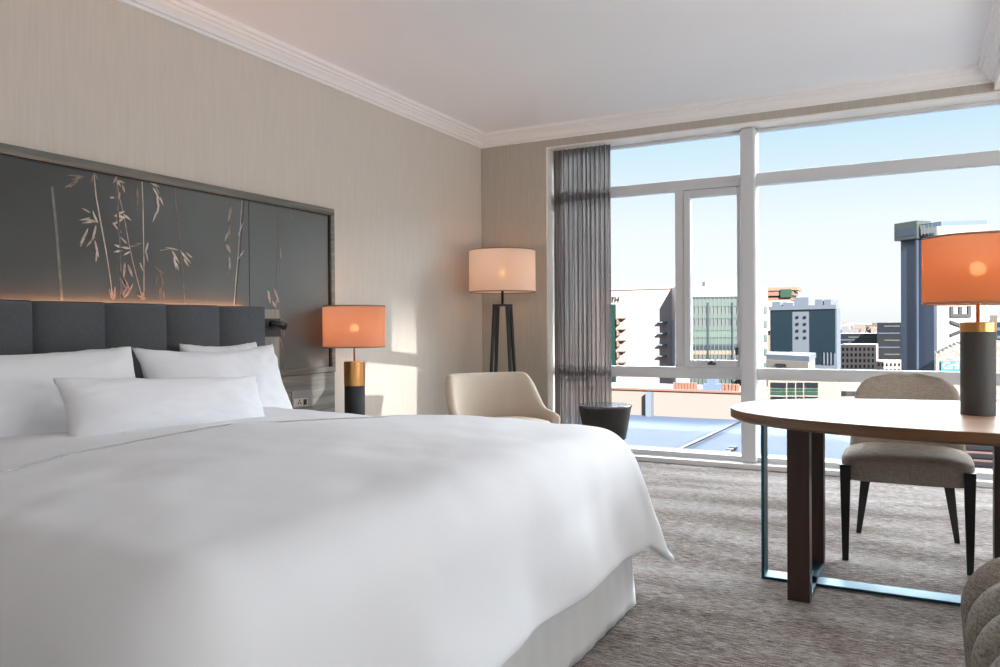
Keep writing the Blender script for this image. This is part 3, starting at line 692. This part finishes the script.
# pitched roof light and raised deck on the podium
bm = bmesh.new(); P = [atZ(664, 459, RZ+.1), atZ(700, 440, RZ+.1), atZ(740, 424, RZ+.1)]
a, b = atZ(655, 462, RZ), atZ(738, 423, RZ)
d = (b-a).normalized(); nrm = Vector((d.y, -d.x, 0))
q = [a-d*3, b+d*2]
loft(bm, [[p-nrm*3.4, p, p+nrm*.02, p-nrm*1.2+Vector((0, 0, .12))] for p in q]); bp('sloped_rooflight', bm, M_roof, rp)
bm = bmesh.new(); tube(bm, [q[0]+nrm*.25+Vector((0, 0, .3)), q[1]+nrm*.25+Vector((0, 0, .3))], .16, 8); bp('roof_gutter', bm, M_dark, rp)
for k in range(7):
    p = atZ(715+k*3.0, 463-k*2.3, RZ); bp('roof_vent', nb((p.x-.35, p.x+.35, p.y-.5, p.y+.5, RZ, RZ+.35)), M_navy, rp)
# terracotta planters in a row along the penthouse wall top
for k in range(14):
    xx = 675+k*2.9 if k < 8 else 720+(k-8)*3.5
    x0 = px(xx, RY+3)[0]; w = .36
    bm = nb((x0-w/2, x0+w/2, RY+2.5, RY+3.3, zt, zt+1.05)); 
    o = bp('roof_planter', bm, M_terra, rp)
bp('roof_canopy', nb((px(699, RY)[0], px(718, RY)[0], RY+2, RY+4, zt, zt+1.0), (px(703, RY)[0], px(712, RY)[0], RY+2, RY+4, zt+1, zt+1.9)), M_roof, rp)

# pink building
def face_grid(root, name, mtl, pA, pB, z0, z1, off, nb_, parts):  # helper: flat boxes on a facade running pA->pB
    pass
YA = 242
A = thing('apartment_block', 'pale pink rendered block with small balconies left of the casement', 'building', (-100, YA, -45))
xa, xb = px(590, YA)[0], px(672, YA)[0]; zA = zz(640, 289, YA)
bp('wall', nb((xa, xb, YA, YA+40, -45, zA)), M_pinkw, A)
bp('parapet', nb((xa, xb+.5, YA-.4, YA+.4, zA, zA+.8)), M_pinkw, A)
x0, x1 = px(608, YA)[0], px(616, YA)[0]
bp('window_band', nb((x0, x1, YA-.5, YA, zz(612, 400, YA), zz(612, 304, YA))), M_wingreen, A)
for k in range(5):
    y = 317+k*11
    c = px(618.5, YA)[0]; bp('balcony', nb((c, px(626, YA)[0], YA-2, YA, zz(620, y+1.2, YA), zz(620, y, YA)), (c, c+.5, YA-1.8, YA, zz(620, y+7, YA), zz(620, y, YA))), M_balc, A)
    y = 321+k*11.3
    bp('balcony', nb((px(659, YA)[0], px(667, YA)[0], YA-2, YA, zz(665, y+1.2, YA), zz(665, y, YA))), M_bluew, A)
def text(s, size, loc, rot, mtl, name, parent=None, label=None):
    cu = bpy.data.curves.new(name, 'FONT'); cu.body = s; cu.size = size; cu.extrude = size*.03; cu.align_x = 'CENTER'; cu.align_y = 'CENTER'; cu.offset = size*.01
    cu.materials.append(mtl); t_ = bpy.data.objects.new(name, cu); me = bpy.data.meshes.new_from_object(t_); me.name = name; bpy.data.objects.remove(t_); o = bpy.data.objects.new(name, me); COL.objects.link(o); o.rotation_euler = rot; o.location = loc
    if parent: o.parent = parent; o.matrix_parent_inverse = Matrix.Translation(-parent.location)
    return o
p = atY(615, 299, YA-.6); text('TH', 2.2, p, (PI/2, 0, 0), M_dark, 'sign_lettering', A)
# green glass block, turned
Bd = thing('glass_office_block', 'office block with green glass bands seen through the casement', 'building', (-70, 225, -45))
pc = Vector((*px(676, 231), 0)); dr = Vector((math.cos(Rr(22)), math.sin(Rr(22)), 0)); bk = Vector((-dr.y, dr.x, 0))
def hit(xp, base, d):      # where the sight line through column xp meets a facade line
    r = ray(xp, 330); t = (base.x*r.y-base.y*r.x)/(d.y*r.x-d.x*r.y); return base+d*t
def fbox(base, d, x0p, x1p, ytop, ybot, out, root, name, mtl, ycol=None):
    a, b = hit(x0p, base, d), hit(x1p, base, d); n = Vector((d.y, -d.x, 0)); xm = ycol or (x0p+x1p)/2; c = (a+b)/2
    z1, z0 = atY(xm, ytop, c.y).z, atY(xm, ybot, c.y).z
    return bp(name, prism([a+n*out, b+n*out, b-n*.05, a-n*.05], z0, z1), mtl, root)
b_r = hit(768, pc, dr); zB = atY(720, 285, 233).z
bp('wall', prism([pc, b_r, b_r+bk*45, pc+bk*30], -45, zB), M_pinkw, Bd)
bl = pc+bk*8
bp('side_window_and_shade', prism([pc+bk*.4-dr*.2, pc+bk*22-dr*.2, pc+bk*22+dr*.1, pc+bk*.4+dr*.1], -45, atY(671, 320, 238).z), M_bluew, Bd)  # blue shade of the turned side face, painted as a panel
bp('roof_house', prism([pc+dr*9+bk*3, b_r-dr*4+bk*3, b_r-dr*4+bk*8, pc+dr*9+bk*8], zB, zB+1.6), M_cream_w, Bd)
fbox(pc, dr, 690, 752, 296, 384, .3, Bd, 'curtain_wall', M_fgreen)
rowsB = [(296, 298.5, M_dteal, .5), (298.5, 306, M_gmull, .6), (313, 318, M_gmull, .6), (325, 330, M_gmull, .6), (330.5, 337, M_lgreen, .65), (338, 344, M_gmull, .6), (345, 349, M_dteal, .45), (350, 354, M_balc, .6), (363, 368, M_dteal, .5), (372, 377, M_lgreen, .6)]
for y0, y1, mm, of in rowsB: fbox(pc, dr, 690, 752, y0, y1, of, Bd, 'window_band', mm)
for k in range(16): fbox(pc, dr, 691+k*3.8, 691.5+k*3.8, 297, 384, .75, Bd, 'mullion', M_mull)
for xk in (706.5, 731): fbox(pc, dr, xk, xk+1.8, 302, 384, .9, Bd, 'fin', M_dteal)
fbox(pc, dr, 757.5, 760, 303, 384, .3, Bd, 'stair_window', M_mull)
for k in range(5): fbox(pc, dr, 764, 767, 306+k*14, 313+k*14, .3, Bd, 'side_window_and_shade', M_lgreen)

# teal glazed block
YC = 290
C_ = thing('glazed_tower_block', 'mid rise block with dark teal glass and a pale centre strip of square windows', 'building', (-35, YC, -45))
cb = Vector((*px(770, YC), 0)); dC = Vector((math.cos(Rr(-22)), math.sin(Rr(-22)), 0)); bC = Vector((-dC.y, dC.x, 0))
dCc = dC
e = hit(837, cb, dC); zc = atY(800, 308, (cb.y+e.y)/2).z
bp('wall', prism([cb, e, e+bC*2.5, cb+bC*2.5], -45, zc), M_bluew, C_)
fbox(cb, dC, 771.5, 792.5, 308.5, 351, .3, C_, 'glazing', M_dteal); fbox(cb, dC, 810.5, 835.5, 308.5, 352, .3, C_, 'glazing', M_dteal)
fbox(cb, dC, 814, 834, 352, 364, .2, C_, 'glazing', M_dteal)
for r_ in range(4):
    for xk in (797.5, 805): fbox(cb, dC, xk-1.1, xk+1.1, 315.5+r_*6.8, 318+r_*6.8, .3, C_, 'square_window', M_dark)
fbox(cb, dC, 770, 837, 305, 309, .8, C_, 'parapet', M_bluew)
fbox(cb, dC, 795, 809, 297, 306, .5, C_, 'lift_tower', M_bluew)
for x0, x1, y0 in ((772, 780, 301), (783, 793, 302), (815, 822, 299), (824, 831, 299)):
    a, b = hit(x0, cb+bC*4, dC), hit(x1, cb+bC*4, dC); bp('roof_plant', prism([a, b, b+bC*5, a+bC*5], zc, atY((x0+x1)/2, y0, a.y).z), M_bluew, C_)
for k in range(3): fbox(cb, dC, 824+k*3.5, 824.8+k*3.5, 352, 364, .5, C_, 'column', M_bluew)
# low cream building in front
E_ = thing('cream_low_building', 'low cream building with a shaded white roof in front of the teal block', 'building', (-40, 200, -45))
a, b, c2, d2 = px(766, 200), px(808, 190), px(815, 214), px(768, 222)
z1 = zz(790, 360, 196)
bp('wall', prism([a, b, c2, d2], -45, z1), M_cream_w, E_)
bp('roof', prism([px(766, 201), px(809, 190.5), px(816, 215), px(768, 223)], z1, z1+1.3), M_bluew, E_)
eb = Vector((*a, 0)); de = (Vector((*b, 0))-eb).normalized()
fbox(eb, de, 776, 786, 363, 367, .2, E_, 'window', M_dark)
# hall with window rows seen below the rail
F_ = thing('terraced_office_building', 'office with rows of green and dark windows seen under the window rail', 'building', (-30, 170, -45))
fbse = Vector((*px(768, 175), 0)); df = Vector((1, 0, 0))
x0, x1 = hit(768, fbse, df).x, hit(838, fbse, df).x
bp('wall', nb((x0, x1, 175, 182, -45, zz(800, 376, 175))), M_cream_w, F_)
for y0, y1, mm in ((382, 387, M_dark), (388, 390, M_lgreen), (391, 394, M_lgreen), (396, 400, M_dark), (403, 408, M_green), (412, 418, M_dark)):
    for s0, s1 in ((771, 786), (788, 795), (797, 803), (805, 818)): fbox(fbse, df, s0, s1, y0, y1, .3, F_, 'window', mm)
# curved cream block and blue neighbours right of it
G_ = thing('rounded_cream_building', 'cream building with a rounded corner left of the chair back', 'building', (-18, 190, -45))
ctr = Vector((*px(842, 197), 0)); Rg = 6.0
bp('wall', prism([(ctr.x+Rg*math.cos(t), ctr.y+Rg*math.sin(t)) for t in [2*PI*i/32 for i in range(32)]], -45, zz(842, 382, 184)), M_cream_w, G_)
bp('glazed_band', prism([(ctr.x+(Rg+.2)*math.cos(t), ctr.y+(Rg+.2)*math.sin(t)) for t in [2*PI*i/32 for i in range(32)]], zz(842, 398, 184), zz(842, 393, 184)), M_dark, G_)
# beige gridded block
YD = 330
Dd = thing('beige_grid_block', 'beige concrete block with a grid of small dark windows', 'building', (-20, YD, -45))
x0, x1 = px(840, YD)[0], px(876, YD)[0]
bp('wall', nb((x0, x1, YD, YD+20, -45, zz(858, 344, YD))), M_beige, Dd)
bp('lower_wing', nb((x1, px(902, YD)[0], YD, YD+20, -45, zz(888, 361, YD))), M_beige, Dd)
for r_ in range(6):
    for k in range(8 if r_ < 9 else 0):
        yy = 347+r_*5.7; xx = 842+k*4.25
        bp('window', nb((px(xx, YD)[0], px(xx+2.1, YD)[0], YD-.15, YD+.2, zz(xx, yy+3.3, YD), zz(xx, yy, YD))), M_dark, Dd)
for r_ in range(3):
    for k in range(6):
        yy = 362.5+r_*5.7; xx = 877.5+k*4.1
        bp('window', nb((px(xx, YD)[0], px(xx+2.1, YD)[0], YD-.15, YD+.2, zz(xx, yy+3.3, YD), zz(xx, yy, YD))), M_dark, Dd)
# dark blocks behind
for nm, x0p, x1p, yt, Y_, lab in (('dark_low_block', 836, 878, 333, 380, 'dark flat roofed block behind the beige gridded one'), ('dark_glass_block', 877, 901, 322, 360, 'dark glazed block standing against the navy tower')):
    Hh = thing(nm, lab, 'building', (0, Y_, -45)); x0, x1 = px(x0p, Y_)[0], px(x1p, Y_)[0]
    bp('wall', nb((x0, x1, Y_, Y_+25, -45, zz((x0p+x1p)/2, yt, Y_))), M_dark, Hh)
    for k in range(5):
        yy = yt+3+k*(2.6 if yt > 330 else 7); bp('window_band', nb((x0+(x1-x0)*(.05 if k % 2 else .3), x1-(x1-x0)*.05, Y_-.3, Y_, zz(x0p, yy+1.4, Y_), zz(x0p, yy, Y_))), M_navy if k % 2 else M_mull, Hh)
# navy tower with white flank
T_ = thing('navy_tower', 'tall tower with a navy side, a white side and big letters', 'building', (10, 300, -45))
tc_ = Vector((*px(934, 285), 0)); dl_ = Vector((-math.cos(Rr(42)), math.sin(Rr(42)), 0)); drr = Vector((math.cos(Rr(14)), math.sin(Rr(14)), 0))
tl_ = hit(901, tc_, dl_); tr_ = hit(989, tc_, drr); zT = atY(934, 232, 285).z
bp('navy_flank', prism([tc_, tl_, tl_+drr*.8, tc_+drr*.8+Vector((-drr.y, drr.x, 0))*.5], -45, zT), M_navy, T_)
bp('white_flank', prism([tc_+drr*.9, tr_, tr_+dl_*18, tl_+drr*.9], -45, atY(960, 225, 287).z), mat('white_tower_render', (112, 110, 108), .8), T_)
mid = tc_+(tl_-tc_)*.45; nn_ = Vector((dl_.y, -dl_.x, 0))
nn_ = -nn_ if nn_.y > 0 else nn_
bp('corner_fin', prism([mid, mid+dl_*.6, mid+dl_*.6+nn_*.8, mid+nn_*.8], -45, zT), M_navy, T_)
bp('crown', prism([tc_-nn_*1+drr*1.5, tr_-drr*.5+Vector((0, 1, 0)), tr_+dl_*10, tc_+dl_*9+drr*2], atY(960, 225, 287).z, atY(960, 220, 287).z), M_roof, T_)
fbox(tc_, drr, 938, 988, 228, 252, .25, T_, 'beige_panel', M_beige)
rb = tl_+dl_*.5
zb0, zb1 = atY(905, 242, 300).z, atY(905, 225, 300).z
pA, pB = hit(894.5, tl_+nn_*1.5, dl_), hit(917, tl_+nn_*1.5, dl_)
bp('roof_screen', prism([pA, pB, pB-nn_*6, pA-nn_*6], zb0, zb1), M_mull, T_)
pA2, pB2 = hit(896.5, tl_+nn_*1.6, dl_), hit(915, tl_+nn_*1.6, dl_)
bp('screen_panel', prism([pA2, pB2, pB2-nn_*.2, pA2-nn_*.2], zb0+1.2, zb1-2.2), M_navy, T_)
for k in range(5):
    p = hit(918+k*3.6, tl_+nn_*.6, dl_); bp('roof_railing', nb((p.x-.12, p.x+.12, p.y-.12, p.y+.12, zT-.5, zT+3)), M_mull, T_)
pa, pb = hit(918, tl_+nn_*.6, dl_), hit(933, tl_+nn_*.6, dl_); bm = bmesh.new(); tube(bm, [(pa.x, pa.y, zT+3), (pb.x, pb.y, zT+3)], .15, 6); bp('top_rail', bm, M_mull, T_)
rotm = Matrix((Vector((0, 0, 1)), -drr, Vector((drr.y, -drr.x, 0)))).transposed()
for chh, yy in (('V', 328), ('E', 311.6), ('R', 295.5)):
    pp = hit(961.5, tc_, drr); n_ = Vector((drr.y, -drr.x, 0)); pp = pp+n_*.3; pp.z = atY(961.5, yy, pp.y).z
    t = text(chh, 8.4, pp, (0, 0, 0), M_dark, 'sign_letter', T_); t.rotation_euler = rotm.to_euler()
M_signwhite = mat('sign_white', (200, 204, 204), .5)
# hillside building with teal sign
K_ = thing('hillside_building', 'pale speckled building carrying a turquoise sign left of the desk lamp base', 'building', (25, 240, -45))
YK = 240
bm = bmesh.new(); prof_ = [px(x, YK) for x in range(936, 1004, 4)]
for i, x in enumerate(range(936, 1000, 4)):
    yt = 354-14*math.sin(min(1, (x-934)/40)*PI/2)
    box(bm, px(x, YK)[0], px(x+4, YK)[0], YK, YK+20, -45, zz(x, yt, YK))
bp('wall', bm, mat('speckled_stone', (104, 96, 90), .9, var=(.9, .35)), K_)
x0, x1 = px(941, YK)[0], px(966, YK)[0]
bp('sign_board', nb((x0, x1, YK-.6, YK-.2, zz(950, 371, YK), zz(950, 360.5, YK))), mat('turquoise_sign', (20, 100, 96), .5), K_)
pp = atY(952, 365.3, YK-.7); text('Grill', 2.5, pp, (PI/2, 0, 0), M_signwhite, 'sign_lettering', K_)
R2 = thing('dark_blue_block', 'dark blue block right of the desk lamp', 'building', (50, 260, -45))
x0 = px(997, 260)[0]; bp('wall', nb((x0, x0+20, 260, 285, -45, zz(998, 322, 260))), M_dteal, R2)
for k in range(5): bp('window_band', nb((x0, x0+20, 259.7, 260, zz(998, 330+k*8, 260), zz(998, 327+k*8, 260))), M_navy, R2)
# red green stacked block far behind
Q_ = thing('stacked_terrace_block', 'far stacked terrace block rising above the teal glazed roof', 'building', (-60, 520, -45))
for k, (x0p, x1p, yt, yb, mm) in enumerate(((765, 792, 297, 300, M_terra), (765, 794, 291, 295, M_terra), (765, 791, 300, 330, M_beige), (765, 798, 287, 290, M_balc), (781, 792, 289, 297, M_lgreen))):
    bp('terrace', nb((px(x0p, 520)[0], px(x1p, 520)[0], 520-k*.5, 540, zz(780, yb, 520), zz(780, yt, 520))), mm, Q_)
bp('core', nb((px(766, 530)[0], px(790, 530)[0], 524, 538, -45, zz(780, 289, 524))), M_balc, Q_)
# spare building hidden below rail right, market street
W_ = thing('brick_market_building', 'reddish brick building seen between the chair seat and the desk leg', 'building', (15, 90, -45))
YW = 85; x0, x1 = max(4.3, px(955, YW)[0]), px(1010, YW)[0]
bp('wall', nb((x0, x1, YW, YW+30, -45, zz(980, 440, YW))), mat('dusty_brick', (70, 52, 50), .9, var=(.8, .3)), W_)
for k in range(4): bp('window_band', nb((x0, x1, YW-.3, YW, zz(980, 449+k*8, YW), zz(980, 445+k*8, YW))), M_dark, W_)
# city sprawl toward the horizon
random.seed(21); M_city = [mat('city_a', (104, 98, 92), .9), mat('city_b', (90, 80, 72), .9), mat('city_c', (84, 82, 84), .9), mat('city_d', (68, 58, 52), .9)]
city = bmesh.new()
for k in range(1400):
    Y_ = random.uniform(420, 2600); xx = random.uniform(-.62, .55)*Y_; hgt = random.uniform(5, 16)+max(0, (Y_-900)/1700)*random.uniform(30, 62)
    w_ = random.uniform(8, 26); i = random.randrange(4); n0 = len(city.faces); box(city, xx, xx+w_, Y_, Y_+w_, -45, -45+hgt)
    city.faces.ensure_lookup_table()
    for f in city.faces[n0:]: f.material_index = i
o = obj('city_houses', city, None); [o.data.materials.append(x) for x in M_city]
tag(o, 'countless small pale houses spread to the horizon', 'houses', None, 'stuff')
def hill():
    bm = bmesh.new(); rows = []
    for k in range(2):
        row = []
        for i in range(81):
            x = -2600+5200*i/80; h = -45 if k == 0 else 12+26*noise.noise(Vector((x*.0016, 0, 3)))+10*noise.noise(Vector((x*.006, 1, 3)))
            row.append((x, 2700+(1-k)*0+ (0 if k == 0 else 500), h))
        rows.append([bm.verts.new(p) for p in row])
    for i in range(80): bm.faces.new((rows[0][i], rows[0][i+1], rows[1][i+1], rows[1][i]))
    o = struct('ground_hills', bm, mat('hazy_hills', (96, 94, 94), .95, var=(.01, .15)), smooth=True)
hill()

# ------------------------------------------------------------------ lights
wd = bpy.data.worlds.new('sky'); S.world = wd; wd.use_nodes = True; N = wd.node_tree.nodes; L = wd.node_tree.links; bg = N['Background']
tc = N.new('ShaderNodeTexCoord'); sp = N.new('ShaderNodeSeparateXYZ'); L.new(tc.outputs['Generated'], sp.inputs[0])
r = N.new('ShaderNodeValToRGB'); e = r.color_ramp.elements
e[0].position = 0; e[0].color = (.49, .50, .507, 1); e[1].position = 1; e[1].color = (.34, .52, .82, 1)
for pz, c in ((.03, (.545, .55, .555)), (.12, (.50, .53, .545)), (.215, (.36, .46, .53)), (.25, (.31, .43, .53)), (.285, (12.5, 13.4, 14.2)), (.47, (12.5, 13.4, 14.2)), (.60, (.6, .8, 1.1))):
    q = e.new(pz); q.color = (*c, 1)
L.new(sp.outputs['Z'], r.inputs[0])
r2 = N.new('ShaderNodeValToRGB'); e2 = r2.color_ramp.elements; e2[0].position = 0; e2[0].color = (.49, .50, .507, 1); e2[1].position = 1; e2[1].color = (.62, .85, 1.3, 1)
for pz, c in ((.03, (.545, .55, .555)), (.12, (.50, .53, .545)), (.215, (.36, .46, .53)), (.4, (.55, .74, 1.05))):
    q = e2.new(pz); q.color = (*c, 1)
L.new(sp.outputs['Z'], r2.inputs[0])
mr = N.new('ShaderNodeMapRange'); mr.interpolation_type = 'SMOOTHSTEP'; mr.inputs['From Min'].default_value = .05; mr.inputs['From Max'].default_value = .45; L.new(sp.outputs['Y'], mr.inputs['Value'])
mx = N.new('ShaderNodeMix'); mx.data_type = 'RGBA'; L.new(mr.outputs[0], mx.inputs[0]); L.new(r2.outputs[0], mx.inputs[6]); L.new(r.outputs[0], mx.inputs[7])
L.new(mx.outputs[2], bg.inputs['Color']); bg.inputs['Strength'].default_value = 1.0
sun = bpy.data.lights.new('sun', 'SUN'); sun.energy = 17; sun.angle = Rr(.6); sun.color = (1, .965, .93)
so = bpy.data.objects.new('sun', sun); COL.objects.link(so)
dv = Vector((-.6*math.cos(Rr(25)), .8*math.cos(Rr(25)), -math.sin(Rr(25)))); so.rotation_euler = dv.to_track_quat('-Z', 'Y').to_euler()
# sun glint thrown back by a glass facade across the street
gl = bpy.data.lights.new('facade_glint', 'SPOT'); gl.energy = 52000; gl.color = (1, .95, .9); gl.spot_size = Rr(2.6); gl.spot_blend = .1; gl.shadow_soft_size = .25
go = bpy.data.objects.new('facade_glint', gl); COL.objects.link(go)
tgt = Vector((XL, 5.12, .18)); src = tgt + Vector((.73, .683, -.052))*43
go.location = src; go.rotation_euler = (tgt-src).to_track_quat('-Z', 'Y').to_euler()
# two added fill lights, unseen, brightening the room beyond what the sky gives
def area(name, loc, d, sx, sy, en, col):
    l = bpy.data.lights.new(name, 'AREA'); l.shape = 'RECTANGLE'; l.size = sx; l.size_y = sy; l.energy = en; l.color = col
    o = bpy.data.objects.new(name, l); COL.objects.link(o); o.location = loc; o.rotation_euler = Vector(d).to_track_quat('-Z', 'Y').to_euler()
area('side_fill_light', (2.42, 3.0, 1.4), (-1, .0, .35), 2.6, 1.3, 38, (.92, .97, 1))
area('floor_fill_light', (1.3, -.5, .03), (-.15, .25, 1), 2.0, 2.8, 42, (.92, .97, 1))
v = S.view_settings; S.display_settings.display_device = 'sRGB'; v.view_transform = 'Standard'; v.look = 'None'; v.gamma = 1; v.use_curve_mapping = False; v.exposure = .95
S.cycles.use_denoising = True
S.cycles.max_bounces = 10; S.cycles.diffuse_bounces = 6; S.cycles.transparent_max_bounces = 16
S.cycles.sample_clamp_indirect = 6
